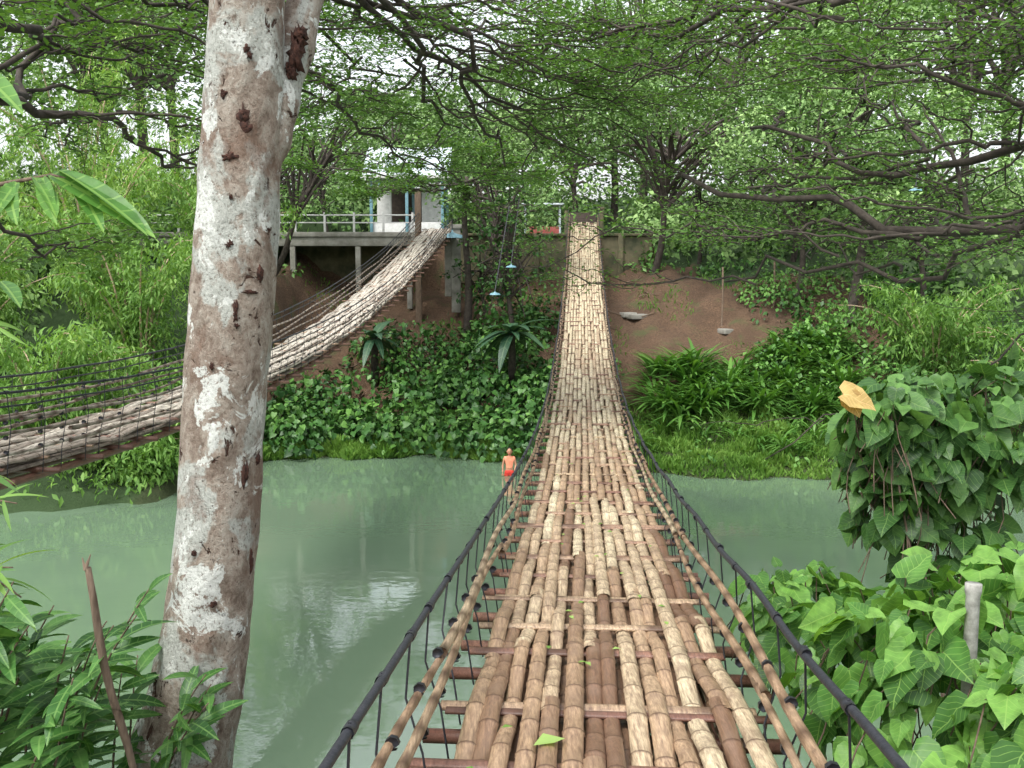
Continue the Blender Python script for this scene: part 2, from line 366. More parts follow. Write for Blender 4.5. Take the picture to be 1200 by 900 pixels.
# ------------------------------------------------------------------ retaining wall, walkway, fence, buildings
b=MB(); b.box((1.7,45.5,.6),(4.6,.15,1.05)); 
for x in np.arange(-2.7,6.2,1.9): b.box((x,45.3,.62),(.12,.1,1.1))
b.box((1.7,45.45,1.72),(4.65,.24,.06)); b.obj('retaining_wall',M_wallm,None,False,.02)
b=MB(); b.box((-10.2,44.2,1.64),(6.4,1.3,.1)); b.box((-10.2,43.1,1.34),(6.4,.12,.19)); b.obj('concrete_walkway',M_conc,None,False,.015)
b=MB()
for x in (-15,-12.2,-9.4,-6.6,-4.4): b.box((x,43.1,-.2),(.11,.11,1.33))
b.obj('walkway_columns',M_conc,None,False,.015)
b=MB(); b.box((-10.2,45.6,.5),(6.2,.1,1.0)); b.obj('walkway_rear_wall',M_wallm,None,False)
b=MB()
for x in np.arange(-15.5,-4,1.25): b.box((x,43.05,2.15),(.045,.045,.42))
b.box((-10.,43.05,2.46),(6,.025,.03));b.box((-10.,43.05,2.14),(6,.02,.025)); b.obj('walkway_fence',M_white,None,False,.01)
e=empty('pavilion_house'); hx=-5.6; hy=55.6
b=MB(); b.box((hx,hy-1.6,2.1),(1.9,.1,.6)); b.box((hx+1.2,hy+.4,3.2),(.6,.1,1.6)); b.box((hx-1.5,hy+.6,3.2),(.4,.1,1.6)); b.obj('low_walls',M_white,e,False,.02)
b=MB()
for x in(hx-1.9,hx,hx+1.9):
    for y in(hy-1.8,hy+1.8): b.box((x,y,3.3),(.08,.08,1.8))
b.obj('posts',M_blue,e,False,.01)
b=MB(); b.box((hx,hy+2,3.2),(1.9,.08,1.6)); b.obj('rear_wall',M_darkin,e,False)  # dark colour stands in for the shade seen through the openings
V=[];Fq=[]
nxr=60; xr=np.linspace(hx-2.3,hx+2.3,nxr)
for side in(-1,1):
    base=len(V)
    for x_,w in zip(xr,np.tile([0,.05],nxr//2)):
        V.append((x_,hy+side*2.3,5.1+w)); V.append((x_,hy,6.8+w))
    for k in range(nxr-1): Fq.append((base+2*k,base+2*k+2,base+2*k+3,base+2*k+1))
mesh_np('corrugated_roof',V,Fq,M_roof,e)
b=MB(); b.box((hx,hy-2.25,5.05),(2.3,.04,.08)); b.obj('fascia',M_white,e,False,.005)
e=empty('market_stall')
b=MB(); b.box((1.6,53,1.95),(.9,.5,.45)); b.obj('counter',M_redp,e,False,.02)
b=MB()
for x in(.7,2.5): b.box((x,52.5,2.5),(.05,.05,1.)); b.box((x,53.5,2.5),(.05,.05,1.))
b.box((1.6,53,3.55),(1.1,.8,.05)); b.obj('canopy',M_roof,e,False,.02)
def lamp(u,v,y,r_,up):
    p=unproject(u,v,y); e=empty('hanging_lamp'); b=MB()
    prof=[(.02,.22),(.07,.2),(.1,.12),(.35,.07),(.8,.02),(1.,-.1)]
    path=np.array([[p[0],p[1],p[2]+h*r_*2.2] for _,h in prof][::-1]); rad=np.array([q*r_ for q,_ in prof][::-1])
    b.tube(path,rad,20,.5,cap=False); b.obj('shade',M_blue,e)
    b=MB(); b.tube(np.array([p+[0,0,-.02],p+[0,0,.1]])-[0,0,r_*.3],r_*.3,10,.5); b.obj('bulb',M_pvc,e)
    b=MB(); t=np.linspace(0,1,8)[:,None]; q=p+np.array(up); b.tube(p+[0,0,r_*.45]+(q-p)*t,.02,5,.5); b.obj('cord',M_wire,e)
lamp(530,276,41.5,.5,(0,0,1.2)); lamp(599,312,36,.2,(.3,1,2.4)); lamp(580,344,35,.2,(.5,1,3.))
lamp(1073,222,30,.2,(.2,.2,1.5))
# ------------------------------------------------------------------ foreground trunk
def trunk():
    root=empty('lichen_tree')
    tab=[(900,203,.245),(800,231,.212),(700,246,.19),(600,256,.183),(500,261,.178),(400,270,.18),(300,277,.176),(200,281,.167),(100,286,.157),(0,289,.152),(-150,293,.145),(-400,300,.13)]
    pts=[unproject(u,v,4.3+ (500-v)*.0002) for v,u,_ in tab]; rr=[r for *_,r in tab]
    g=unproject(203,900,4.22); g0=np.array([g[0]-.22,g[1],Hs(g[0]-.2,4.2)-.3]); pts=[g0,.5*(g0+pts[0])+[0.03,0,0]]+pts; rr=[.4,.3]+rr
    pts=np.array(pts); rr=np.array(rr)
    s=np.concatenate([[0],np.cumsum(np.linalg.norm(np.diff(pts,axis=0),axis=1))]); t=np.linspace(0,s[-1],260)
    def sm(a):
        k=np.ones(9)/9; p=np.pad(a,(4,4),mode='edge'); 
        p[:4]=a[0]+(a[0]-a[4:0:-1]); p[-4:]=a[-1]+(a[-1]-a[-2:-6:-1]); return np.convolve(p,k,'valid')
    P=np.stack([sm(np.interp(t,s,pts[:,k])) for k in range(3)],-1); rad=sm(np.interp(t,s,rr)); seg=72
    a=np.arange(seg)*2*math.pi/seg; A,T=np.meshgrid(a,t)
    d=1+.035*np.sin(2*A+T*1.3)+.02*np.sin(3*A-T*2.1+1)+.012*np.sin(5*A+T*5)+.012*np.sin(9*A+7*np.sin(T*3))+.01*np.sin(T*23+3*np.sin(A*2))
    kn=[(4.0,4.9,.1),(2.6,4.2,.07),(5.1,5.2,.06),(6.0,4.4,.08),(3.4,5.0,.05),(2.9,5.3,.06),(4.5,4.3,.05)]
    for tk,ak,am in kn:
        da=(A-ak+math.pi)%(2*math.pi)-math.pi; q=np.exp(-((T-tk)/.06)**2-(da/.3)**2); d+=am*q-1.4*am*np.exp(-((T-tk)/.022)**2-(da/.12)**2)
    V=np.stack([P[:,None,0]+rad[:,None]*d*np.cos(A),P[:,None,1]+rad[:,None]*d*np.sin(A),P[:,None,2]+0*A],-1)
    i=np.arange(259)[:,None]*seg; j=np.arange(seg)[None]; j2=(j+1)%seg
    mesh_np('trunk',V.reshape(-1,3),np.stack([i+j,i+j2,i+seg+j2,i+seg+j],-1).reshape(-1,4),M_trunk,root,None,True)
    b=MB()
    bp=[unproject(300,215,4.36),unproject(318,160,4.42),unproject(333,90,4.5),unproject(350,30,4.58),unproject(368,-40,4.7),unproject(420,-200,5.),unproject(500,-400,5.5)]
    bp=np.array(bp); tt=np.linspace(0,6,60); bp=np.stack([np.interp(tt,range(7),bp[:,k]) for k in range(3)],-1)
    br=np.interp(tt,range(7),[.07,.09,.088,.082,.08,.07,.05])*(1+.05*np.sin(tt*9)); br+=.02*np.exp(-((tt-2.6)/.2)**2)
    b.tube(bp,br,24,.5); b.obj('branch',M_trunk,root)
    b=MB()
    def surf(u,v):
        q=unproject(u,v,4.15); k=int(np.argmin(abs(P[:,2]-q[2]))); dx=(q[0]*(P[k,1]-rad[k])/4.15-P[k,0]); aa=math.acos(max(-.98,min(.98,dx/rad[k])))
        aj=int(round((2*math.pi-aa)/(2*math.pi)*seg))%seg; return V[k,aj],nrm(V[k,aj]-P[k])
    for (u,v,w,h) in [(286,140,9,14),(268,184,11,6),(301,322,5,13),(288,345,14,3),(276,365,4,12),(282,553,5,20),(296,545,3,8),(292,665,5,16),(262,110,5,5),(268,288,5,5),(276,383,4,4),(215,820,7,5),(248,700,6,4),(230,640,4,5),(250,430,3,6),(290,60,5,7),(272,230,3,4)]:
        c0,nn=surf(u,v); tx=nrm(np.cross(nn,[0,0,1.])); n=16; a_=np.arange(n)*2*math.pi/n
        sx_=w/1167*4.3; sz_=h/1167*4.3
        for q in range(2):
            rr_=R.uniform(.45,1.25,n); o=np.array([0,0,R.normal(0,sz_*.3)])+tx*R.normal(0,sx_*.3)
            ring=c0+o+nn*.003+tx*(np.cos(a_)*rr_*sx_)[:,None]+np.array([0,0,1.])*(np.sin(a_)*rr_*sz_)[:,None]-nn*(.35*(np.cos(a_)*rr_*sx_)**2/.17)[:,None]
            ctr=c0+o+nn*.008; inner=ctr+.5*(ring-c0-o)+nn*R.uniform(-.003,.004,n)[:,None]; inner2=ctr+.1*(ring-c0-o)
            VV=np.vstack([ring-nn*.012,inner,inner2]); F_=[[k_,(k_+1)%n,n+(k_+1)%n,n+k_] for k_ in range(n)]+[[n+k_,n+(k_+1)%n,2*n+(k_+1)%n,2*n+k_] for k_ in range(n)]
            b.add(VV,F_,.5)
    for (u,v,w,h) in [(347,60,10,22),(352,38,8,12),(340,85,6,9),(326,128,3,12)]:
        c0=unproject(u,v,4.5-.085); nn=np.array([.1,-1,0]); nn/=np.linalg.norm(nn); tx=np.array([1,.1,0]); n=16; a_=np.arange(n)*2*math.pi/n
        for q in range(3):
            rr_=R.uniform(.4,1.3,n); sx_=w/1167*4.4; sz_=h/1167*4.4; o=np.array([R.normal(0,.006),0,R.normal(0,.012)])
            ring=c0+o+tx*(np.cos(a_)*rr_*sx_)[:,None]+np.array([0,0,1.])*(np.sin(a_)*rr_*sz_)[:,None]
            inner=c0+o+nn*.012+.5*(ring-c0-o); inner2=c0+o+nn*.004+.1*(ring-c0-o)
            b.add(np.vstack([ring-nn*.03,inner,inner2]),[[k_,(k_+1)%n,n+(k_+1)%n,n+k_] for k_ in range(n)]+[[n+k_,n+(k_+1)%n,2*n+(k_+1)%n,2*n+k_] for k_ in range(n)],.5)
    b.obj('bark_scars',M_scar,root)
trunk()
# ------------------------------------------------------------------ vegetation generators
def tree(name,x,y,Ht,CR,ncl,lsize,tb,mat=M_forest,zlow=.35,dens=1.,lean=(0,0),tm=t_rhomb(.3)):
    root=empty(name); g=Hs(x,y); b=MB()
    top=np.array([x+lean[0],y+lean[1],g+Ht*.62]); t=np.linspace(0,1,9)[:,None]
    P=np.array([x,y,g-.3])*(1-t)+top*t+.12*np.sin(t*7+np.array([0,2,4.])); b.tube(P,np.linspace(.03*Ht*.5+.03,.03*Ht*.22,9),8,.5)
    Pt=[];Ti=[];Sz=[]
    for k in range(ncl):
        d=rdir(1,-.8)[0]; rr=R.uniform(.45,1)**.6
        c=np.array([x+lean[0],y+lean[1],g+Ht*(zlow+1)/2])+d*rr*np.array([CR,CR,Ht*(1-zlow)/2])
        r=CR*R.uniform(.2,.36); s=P[R.integers(4,9)]
        q=np.linspace(0,1,6)[:,None]; b.tube(s*(1-q)+c*q+np.array([0,0,.12*CR])*np.sin(q*3.1)-[0,0,.1],np.linspace(.009*Ht,.02,6),5,.5)
        n=int(dens*6.5*r*r/(lsize**2)); D=rdir(n,-.55); lump=1+.22*np.sin(D[:,0]*5+k)*np.sin(D[:,1]*6+k*2)+.1*R.normal(0,1,n)
        Pt.append(c+D*(r*lump*R.uniform(.45,1.05,n)**.6)[:,None]*np.array([1,1,.58]))
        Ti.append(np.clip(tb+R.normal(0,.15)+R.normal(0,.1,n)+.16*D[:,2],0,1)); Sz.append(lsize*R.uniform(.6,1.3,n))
    b.obj('trunk_and_limbs',M_bark,root)
    Pt=np.vstack(Pt); D,N=orient(len(Pt),-.35,.5,.6)
    scatter('crown',tm,Pt,D,N,np.concatenate(Sz),np.concatenate(Ti),mat,root)
for (x,y,Ht,CR,tb) in [(-27,48,20,6.5,.6),(-20,50,17,5,.65),(-33,58,24,8,.6),(-15,58,10,4.5,.65),(-24,66,25,8,.7),(-7.5,63,8.5,5,.65),(-1,62,9.5,5,.6),(3.5,57,11,4.5,.6),
    (6,60,15,5.5,.55),(12,56,15,6,.6),(9,70,20,7,.7),(18,60,18,6.5,.65),(17,50,13,5,.55),(24,54,17,6.5,.6),(30,62,21,8,.65),(36,50,17,7,.6),(42,68,24,9,.65),(-42,64,26,9,.6),(-42,46,19,8,.6),(13,46.5,8.5,3.8,.5),(48,55,20,8,.6)]:
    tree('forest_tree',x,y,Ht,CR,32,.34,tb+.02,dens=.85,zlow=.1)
for (x,y,Ht,CR,tb) in [(-12,78,9,6,.5),(-2,76,10,6,.5),(-5,92,12,8,.6),(13,92,24,9,.6),(22,76,22,8,.6),(30,90,27,10,.6),(-30,90,30,10,.6),(2,88,15,7,.6)]:
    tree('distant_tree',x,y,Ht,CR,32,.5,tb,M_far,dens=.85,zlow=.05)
tree('bank_tree',-.6,43.3,7.5,2.6,28,.2,.45,zlow=.25,dens=.7)
tree('vine_covered_tree',-.1,39.2,7,1.5,34,.2,.4,M_shrub,zlow=.1,dens=.85)
tree('vine_covered_tree',-1.2,41,4.5,1.3,18,.2,.4,M_shrub,zlow=.0,dens=.7)
tree('bank_tree',6.1,44,9.5,4.6,40,.2,.5,zlow=.38,dens=.65,lean=(1,-1))
tree('bank_tree',11.2,40,8.5,4.4,44,.2,.6,zlow=.38,dens=.65,lean=(.5,-1))
tree('bank_tree',15.5,38,8,4,34,.2,.6,zlow=.2,dens=.7)
tree('bank_tree',-10,41,7.6,3.0,30,.18,.6,zlow=.5,dens=.7,lean=(2.6,-.5))
tree('bank_tree',-1.6,50,6,2.4,20,.22,.5,zlow=.1,dens=.6)
tree('bank_tree',-9.2,49.5,5.2,1.5,14,.2,.55,zlow=.1,dens=.7)
tree('bank_tree',-11.5,50,6.5,3,20,.22,.6,zlow=.1,dens=.6)
tree('bank_tree',8.6,46.5,6,2.6,24,.2,.5,zlow=.0,dens=.7)
def bamboo(name,x,y,Ht,n,spread,tb,ls=.26,dens=1.):
    root=empty(name); b=MB(); Pt=[];Ti=[]
    for k in range(n):
        a=R.uniform(0,2*math.pi); bx,by=x+.5*spread*.3*math.cos(a),y+.5*spread*.3*math.sin(a); g=Hs(bx,by)-.2
        h=Ht*R.uniform(.55,1.05); out=spread*R.uniform(.5,1.2); t=np.linspace(0,1,14)
        P=np.stack([bx+out*math.cos(a)*t**2.2,by+out*math.sin(a)*t**2.2,g+h*(t-.28*t**4)],-1)
        b.tube(P,np.linspace(.05,.012,14),6,.6)
        for s in np.arange(.12,1,.045):
            c=np.array([np.interp(s,t,P[:,q]) for q in range(3)]); d=rdir(1,-.3)[0]; d[2]*=.4; L=R.uniform(.5,1.5)*(1.1-.3*s)
            m_=int(32*dens); u=R.uniform(.15,1,m_); pp=c+d*L*u[:,None]; pp[:,2]-=.35*L*u**2
            pp+=R.normal(0,.16,(m_,3)); Pt.append(pp); Ti.append(np.clip(tb+R.normal(0,.15)+R.normal(0,.12,m_),0,1))
    b.obj('culms',M_bam,root); Pt=np.vstack(Pt); D,N=orient(len(Pt),-.75,.35,.5)
    scatter('leaves',t_rhomb(.13,.03),Pt,D,N,ls*R.uniform(.6,1.25,len(Pt)),np.concatenate(Ti),M_bamb,root)
for (x,y,h,n,s,tb) in [(-13,27.5,5.5,16,2.2,.5),(-17,30,8.5,16,3,.55),(-12,32,7,14,2.6,.45),(-10.2,27.3,3.2,12,1.5,.4),(-15,36,10,16,3.2,.6),(-11,38,7,12,2.4,.45),(-20,36,12,16,3.6,.6),(-21,28,9,14,3,.5),(-18,42,13,14,3.6,.65),(-25,33,12,14,4,.55),(-13,43,8,10,2.2,.6),(-9.8,29,3,10,1.3,.35)]:
    bamboo('bamboo_grove',x,y,h,n,s,tb)
for (x,y,h,n,s,tb) in [(14.5,34,5.,14,2.4,.35),(17,30.5,5,12,2.4,.35)]:
    bamboo('bamboo_grove',x,y,h,n,s,tb)
def shrubs(name,cs,tm,ls,mat,tb,dens=1.,zs=.8):
    Pt=[];Dn=[];Ti=[];Sz=[]
    for (x,y,r,h) in cs:
        n=int(dens*5.5*r*h/(ls*ls)); d=rdir(n,-.1); lump=1+.2*np.sin(d[:,0]*6+x*3)*np.cos(d[:,1]*5+y)+R.normal(0,.06,n)
        p=d*np.array([r,r,h])*(lump*R.uniform(.6,1.,n)**.5)[:,None]+np.array([x,y,Hs(x,y)+.05]); cl=R.normal(0,.16)
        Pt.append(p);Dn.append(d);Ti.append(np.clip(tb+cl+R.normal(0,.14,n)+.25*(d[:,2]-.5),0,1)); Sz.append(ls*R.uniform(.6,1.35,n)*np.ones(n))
    Pt=np.vstack(Pt);D,N=outward(np.vstack(Dn),.45); scatter(name,tm,Pt,D,N,np.concatenate(Sz),np.concatenate(Ti),mat)
cs=[(x,shoreF(x)+R.uniform(.3,5.6),R.uniform(.6,1.1),R.uniform(.6,1.25)) for x in R.uniform(-8.3,2.4,100)]
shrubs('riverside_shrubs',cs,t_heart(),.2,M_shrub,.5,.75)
cs=[(x,shoreF(x)+R.uniform(4.2,7.6),R.uniform(.7,1.1),R.uniform(1.,1.7)) for x in R.uniform(-5.6,1.9,34)]+[(x,shoreF(x)+R.uniform(6.5,11),R.uniform(.6,1.),R.uniform(.8,1.5)) for x in R.uniform(-2.4,1.6,22)]
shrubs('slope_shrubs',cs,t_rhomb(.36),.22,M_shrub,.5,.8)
cs=[(x,shoreF(x)+R.uniform(4.5,7.5),R.uniform(.5,.85),R.uniform(.5,.85)) for x in R.uniform(2.2,3.6,7)]
cs+=[(x,shoreF(x)+R.uniform(4.5,6.6),R.uniform(.5,.9),R.uniform(.4,.8)) for x in R.uniform(5.6,9,16)]
cs+=[(x,shoreF(x)+R.uniform(5,9),R.uniform(.6,1.2),R.uniform(.6,1.3)) for x in R.uniform(9,16,40)]
cs+=[(x,shoreF(x)+R.uniform(8,14),R.uniform(.7,1.4),R.uniform(.7,1.6)) for x in R.uniform(10.3,18,42)]
cs+=[(x,shoreF(x)+R.uniform(.5,4.5),R.uniform(.25,.6),R.uniform(.15,.4)) for x in R.uniform(2.5,16,40)]
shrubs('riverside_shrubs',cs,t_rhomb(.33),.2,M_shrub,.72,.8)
cs=[(x,R.uniform(58,84),R.uniform(1.5,2.6),R.uniform(1.3,3.4)) for x in R.uniform(-40,45,130)]+[(x,R.uniform(38,60),R.uniform(1.5,2.6),R.uniform(1.8,3.6)) for x in R.uniform(15,48,150)]+[(x,R.uniform(38,60),R.uniform(1.5,2.6),R.uniform(1.8,3.6)) for x in R.uniform(-48,-15,120)]+[(x,R.uniform(46,56),R.uniform(.9,1.6),R.uniform(1.2,2.6)) for x in R.uniform(6,15,30)]+[(x,R.uniform(58.2,60),R.uniform(1.2,2),R.uniform(2,3.4)) for x in R.uniform(-14,8,24)]+[(x,R.uniform(28,44),R.uniform(1.5,2.4),R.uniform(1.8,3.4)) for x in R.uniform(-36,-18,80)]
shrubs('undergrowth',cs,t_rhomb(.3),.38,M_forest,.58,.8)
cs=[(x,shoreF(x)+R.uniform(.0,7),R.uniform(.8,1.5),R.uniform(.7,1.6)) for x in R.uniform(-26,-9.5,70)]
shrubs('undergrowth',cs,t_rhomb(.2),.24,M_bamb,.35,.7)
cs=[(x,R.uniform(44.2,45.1),R.uniform(.35,.7),R.uniform(.4,1.2)) for x in np.concatenate([R.uniform(-2.6,1.8,12),R.uniform(5.2,12,18)])]+[(x,R.uniform(42,43),R.uniform(.3,.6),R.uniform(.3,.7)) for x in R.uniform(-12,-7.4,7)]
shrubs('wall_foot_plants',cs,t_rhomb(.3),.22,M_shrub,.65,.6)
n=60000; gx=R.uniform(-9,16,n); gy=shoreF(gx)+R.uniform(.0,1,n)*np.where(gx>3.2,4.9,1.2)
P=np.stack([gx,gy,H(gx,gy)],-1); D=nrm(np.stack([R.normal(0,.5,n),R.normal(-.2,.5,n),np.ones(n)],-1)); N=R.normal(0,1,(n,3))
tf=np.clip(np.sin(gx*2.9+np.sin(gy*3))*np.sin(gy*3.7+gx),0,1)
scatter('riverbank_grass',t_rhomb(.13,.02),P,D,N,R.uniform(.1,.24,n)*(1+1.3*tf),np.clip(.55+.3*np.sin(gx*1.3)*np.sin(gy*1.9)+R.normal(0,.2,n),0,1),M_grass)
n=7000; gx=R.uniform(-10,10,n); gy=R.uniform(37,45,n); k=np.sin(gx*1.1+1)*np.sin(gy*.9+gx*.4)>.35; gx=gx[k];gy=gy[k];n=len(gx)
P=np.stack([gx,gy,H(gx,gy)],-1); D=nrm(np.stack([R.normal(0,.5,n),R.normal(-.2,.5,n),np.ones(n)],-1))
scatter('slope_weeds',t_rhomb(.12,.02),P,D,R.normal(0,1,(n,3)),R.uniform(.1,.25,n),np.clip(.4+R.normal(0,.15,n),0,1),M_grass)
def clump(name,cs,L,w,mat,tb,nl=26,droop=.7):
    Pt=[];D=[];N=[];S=[];T=[]
    for (x,y) in cs:
        g=Hs(x,y); tc=tb+R.normal(0,.1)
        for k in range(nl):
            a=R.uniform(0,2*math.pi); e=R.uniform(.5,1.4); Pt.append((x+.12*math.cos(a),y+.12*math.sin(a),g+R.uniform(0,.3)))
            D.append((math.cos(a)*math.cos(e),math.sin(a)*math.cos(e),math.sin(e))); N.append((-math.cos(a)*math.sin(e),-math.sin(a)*math.sin(e),math.cos(e)))
            S.append(L*R.uniform(.6,1.15)); T.append(min(1,max(0,tc+R.normal(0,.12))))
    scatter(name,t_lance(w,droop),np.array(Pt),np.array(D),np.array(N),np.array(S),np.array(T),mat)
cs=[(x,shoreF(x)+R.uniform(4.2,6.8)) for x in R.uniform(4.9,9,45)]+[(x,shoreF(x)+R.uniform(4.2,8.5)) for x in R.uniform(9,12,34)]
clump('ginger_plants',cs,1.2,.06,M_ginger,.55)
cs=[(x,shoreF(x)+R.uniform(1,5)) for x in R.uniform(1.8,16,22)]
clump('ginger_plants',cs,.7,.07,M_ginger,.5,18)
def bigplant(x,y,z,L,n):
    Pt=[];D=[];N=[];S=[]
    for k in range(n):
        a=2*math.pi*k/n*2.4+R.normal(0,.2); e=R.uniform(-.1,1.15); Pt.append((x,y,z))
        D.append((math.cos(a)*math.cos(e),math.sin(a)*math.cos(e),math.sin(e))); N.append((-math.cos(a)*math.sin(e),-math.sin(a)*math.sin(e),math.cos(e))); S.append(L*R.uniform(.6,1.15))
    e_=empty('bird_nest_fern'); scatter('fronds',t_lance(.15,.8,9,.2),np.array(Pt),np.array(D),np.array(N),np.array(S),R.uniform(.3,.95,n),M_dark,e_)
    b=MB(); b.tube(np.array([[x,y,z+.05],[x,y,Hs(x,y)-.2]]),np.array([.12,.16]),8,.5); b.obj('stem',M_bark,e_)
bigplant(unproject(600,392,37)[0],36.2,unproject(600,392,36.2)[2],1.55,24)
bigplant(unproject(440,400,37.5)[0],37.2,unproject(440,398,37.2)[2],1.35,20)
def palm(x,y,z,L,n):
    e=empty('coconut_palm'); b=MB(); g=Hs(x,y); t=np.linspace(0,1,10)
    b.tube(np.stack([x+.5*np.sin(t*2)-.45,y+0*t,g+(z-g)*t],-1),np.linspace(.22,.13,10),8,.5)
    Pt=[];D=[];N=[];S=[]
    for k in range(n):
        a=2*math.pi*k/n+R.normal(0,.2); el=R.uniform(-.1,1.1); tt=np.linspace(0,1,34)
        P=np.stack([x+L*math.cos(a)*math.cos(el)*tt,y+L*math.sin(a)*math.cos(el)*tt,z+L*math.sin(el)*tt-.55*L*tt**2.2],-1); b.tube(P[::3],np.linspace(.035,.01,12),5,.5)
        sd=np.array([-math.sin(a),math.cos(a),0]); fw=nrm(np.gradient(P,axis=0))
        for s in(-1,1):
            for q in range(2,34): Pt.append(P[q]); D.append(sd*s+fw[q]*.6-np.array([0,0,.45])); N.append((0,0,1)); S.append(.75*math.sin(math.pi*min(.93,tt[q]*.8+.15)))
    b.obj('trunk_and_ribs',M_bark,e); scatter('leaflets',t_lance(.035,.3,3,.1),np.array(Pt),np.array(D),np.array(N,float),np.array(S),R.uniform(.3,.8,len(Pt)),M_bamb,e)
p=unproject(1005,95,48); palm(p[0],48,p[2],3.2,15)
p=unproject(1015,200,38); palm(p[0],38,p[2],2.4,13)
# ------------------------------------------------------------------ overhanging rain-tree limbs
def limbs(name,starts,lsz,tb,ldens,basept,sub=5,mat=M_rain,lev=2,rk=.62,wob=.022):
    root=empty(name); b=MB(); LP=[]
    def grow(P0,P1,rad,level):
        P0=np.array(P0,float);P1=np.array(P1,float);L=np.linalg.norm(P1-P0); n=16; t=np.linspace(0,1,n)[:,None]
        w=np.cumsum(R.normal(0,wob*L,(n,3)),axis=0); w-=t*w[-1]; w[:,2]*=.8
        P=P0*(1-t)+P1*t+w; b.tube(P,np.linspace(rad,rad*.3,n),6 if level else 9,.5)
        dr=nrm(P1-P0)
        if level<lev:
            for k in range(sub+ (3 if level==0 else 0)):
                q=R.uniform(.15,1); s=P[int(q*(n-1))]; a=R.uniform(.3,1.05)*R.choice([-1,1]); c,sn=math.cos(a),math.sin(a)
                d=np.array([dr[0]*c-dr[1]*sn,dr[0]*sn+dr[1]*c,dr[2]*.5+R.normal(.08,.2)]); LL=L*R.uniform(.25,.55)
                grow(s,s+d*LL,rad*(.48-.15*q),level+1)
        else:
            m_=int(ldens*L); q=R.uniform(.1,1.08,m_)
            pp=np.stack([np.interp(q,t[:,0],P[:,k]) for k in range(3)],-1)+R.normal(0,1,(m_,3))*np.array([.16,.16,.05]); LP.append(pp)
    for (a,c,r) in starts: grow(a,c,r*rk,0)
    if basept is not None:
        bp=np.array(basept[0]); tp=np.array(basept[1]); t=np.linspace(0,1,12)[:,None]; b.tube(bp*(1-t)+tp*t+.1*np.sin(t*6),np.linspace(.36,.16,12)*(1 if lsz<.1 else .5),12,.5)
    b.obj('limbs',M_bark,root); LP=np.vstack(LP); D,N=orient(len(LP),-.1,.3,.35)
    scatter('leaves',t_rhomb(.26,.05),LP,D,N,lsz*R.uniform(.7,1.3,len(LP)),np.clip(tb+R.normal(0,.18,len(LP)),0,1),mat,root)
tr=np.array([10.5,4.5,.8]); ja=np.array([9.,8.,1.0]); jb=np.array([8.6,8.,2.4])
st=[(ja,unproject(800,205,17),.17),(ja,unproject(850,330,17),.09),(jb,unproject(880,150,18),.13),
    (jb,unproject(930,20,19),.11),(jb,unproject(900,-40,16),.09),(jb,unproject(1000,150,22),.08),(ja,unproject(1000,270,19),.08),(jb,unproject(1080,60,14),.06),(unproject(1150,-80,11),unproject(700,20,21),.09),(tr+[0,0,2.],unproject(1150,-80,11),.12),(unproject(1000,-60,13),unproject(760,110,20),.07),(unproject(1000,-60,13),unproject(640,60,21),.07)]
limbs('rain_tree',st,.075,.5,58,((10.5,4.5,Hs(10.5,4.5)-.3),(10.5,4.5,3.4)),rk=.72,wob=.026)
b=MB(); t=np.linspace(0,1,8)[:,None]
for q_,r_ in((ja,.15),(jb,.14)): b.tube(tr*(1-t)+q_*t,np.linspace(.2,r_,8),10,.5)
b.obj('rain_tree_fork',M_bark)
tl=np.array([-7.8,4,1.2])
st=[(tl,unproject(-20,120,9),.12),(unproject(-20,120,9),unproject(215,195,13),.07),(unproject(-20,100,9),unproject(210,-10,15),.07),(unproject(-30,30,9),unproject(240,60,14),.07),(unproject(-20,120,9),unproject(120,20,12),.05),(tl+[0,0,1.5],unproject(-30,-60,9),.1),(unproject(-30,-60,9),unproject(330,40,15),.07),(unproject(60,-90,10),unproject(470,90,17),.08),(unproject(120,-120,12),unproject(560,10,19),.07),(unproject(-20,250,8),unproject(90,295,10),.03),(unproject(350,-120,12),unproject(660,60,19),.07),
    (unproject(300,60,13),unproject(470,200,18),.06),(unproject(350,-120,12),unproject(540,150,19),.08),(unproject(350,-120,12),unproject(590,190,20),.08),(unproject(60,-90,10),unproject(350,-120,12),.1),(unproject(380,0,14),unproject(560,100,19),.06),(unproject(300,60,13),unproject(420,130,17),.05),(unproject(120,-120,12),unproject(300,60,13),.06),(unproject(350,-120,12),unproject(650,140,20),.08)]
limbs('rain_tree',st,.08,.5,68,((-7.8,4,Hs(-7.8,4)-.3),(-7.8,4,3.2)),rk=.68)
c0=unproject(545,215,40.5)
st=[(c0,unproject(430,225,36),.09),(c0,unproject(500,170,37),.09),(c0,unproject(610,190,36),.09),(c0,unproject(640,210,36),.09),(c0,unproject(560,260,38),.08),(c0,unproject(370,200,36),.09)]
limbs('rain_tree',st,.15,.5,55,((c0[0],c0[1],Hs(c0[0],c0[1])-.3),tuple(c0+[.1,0,.3])))
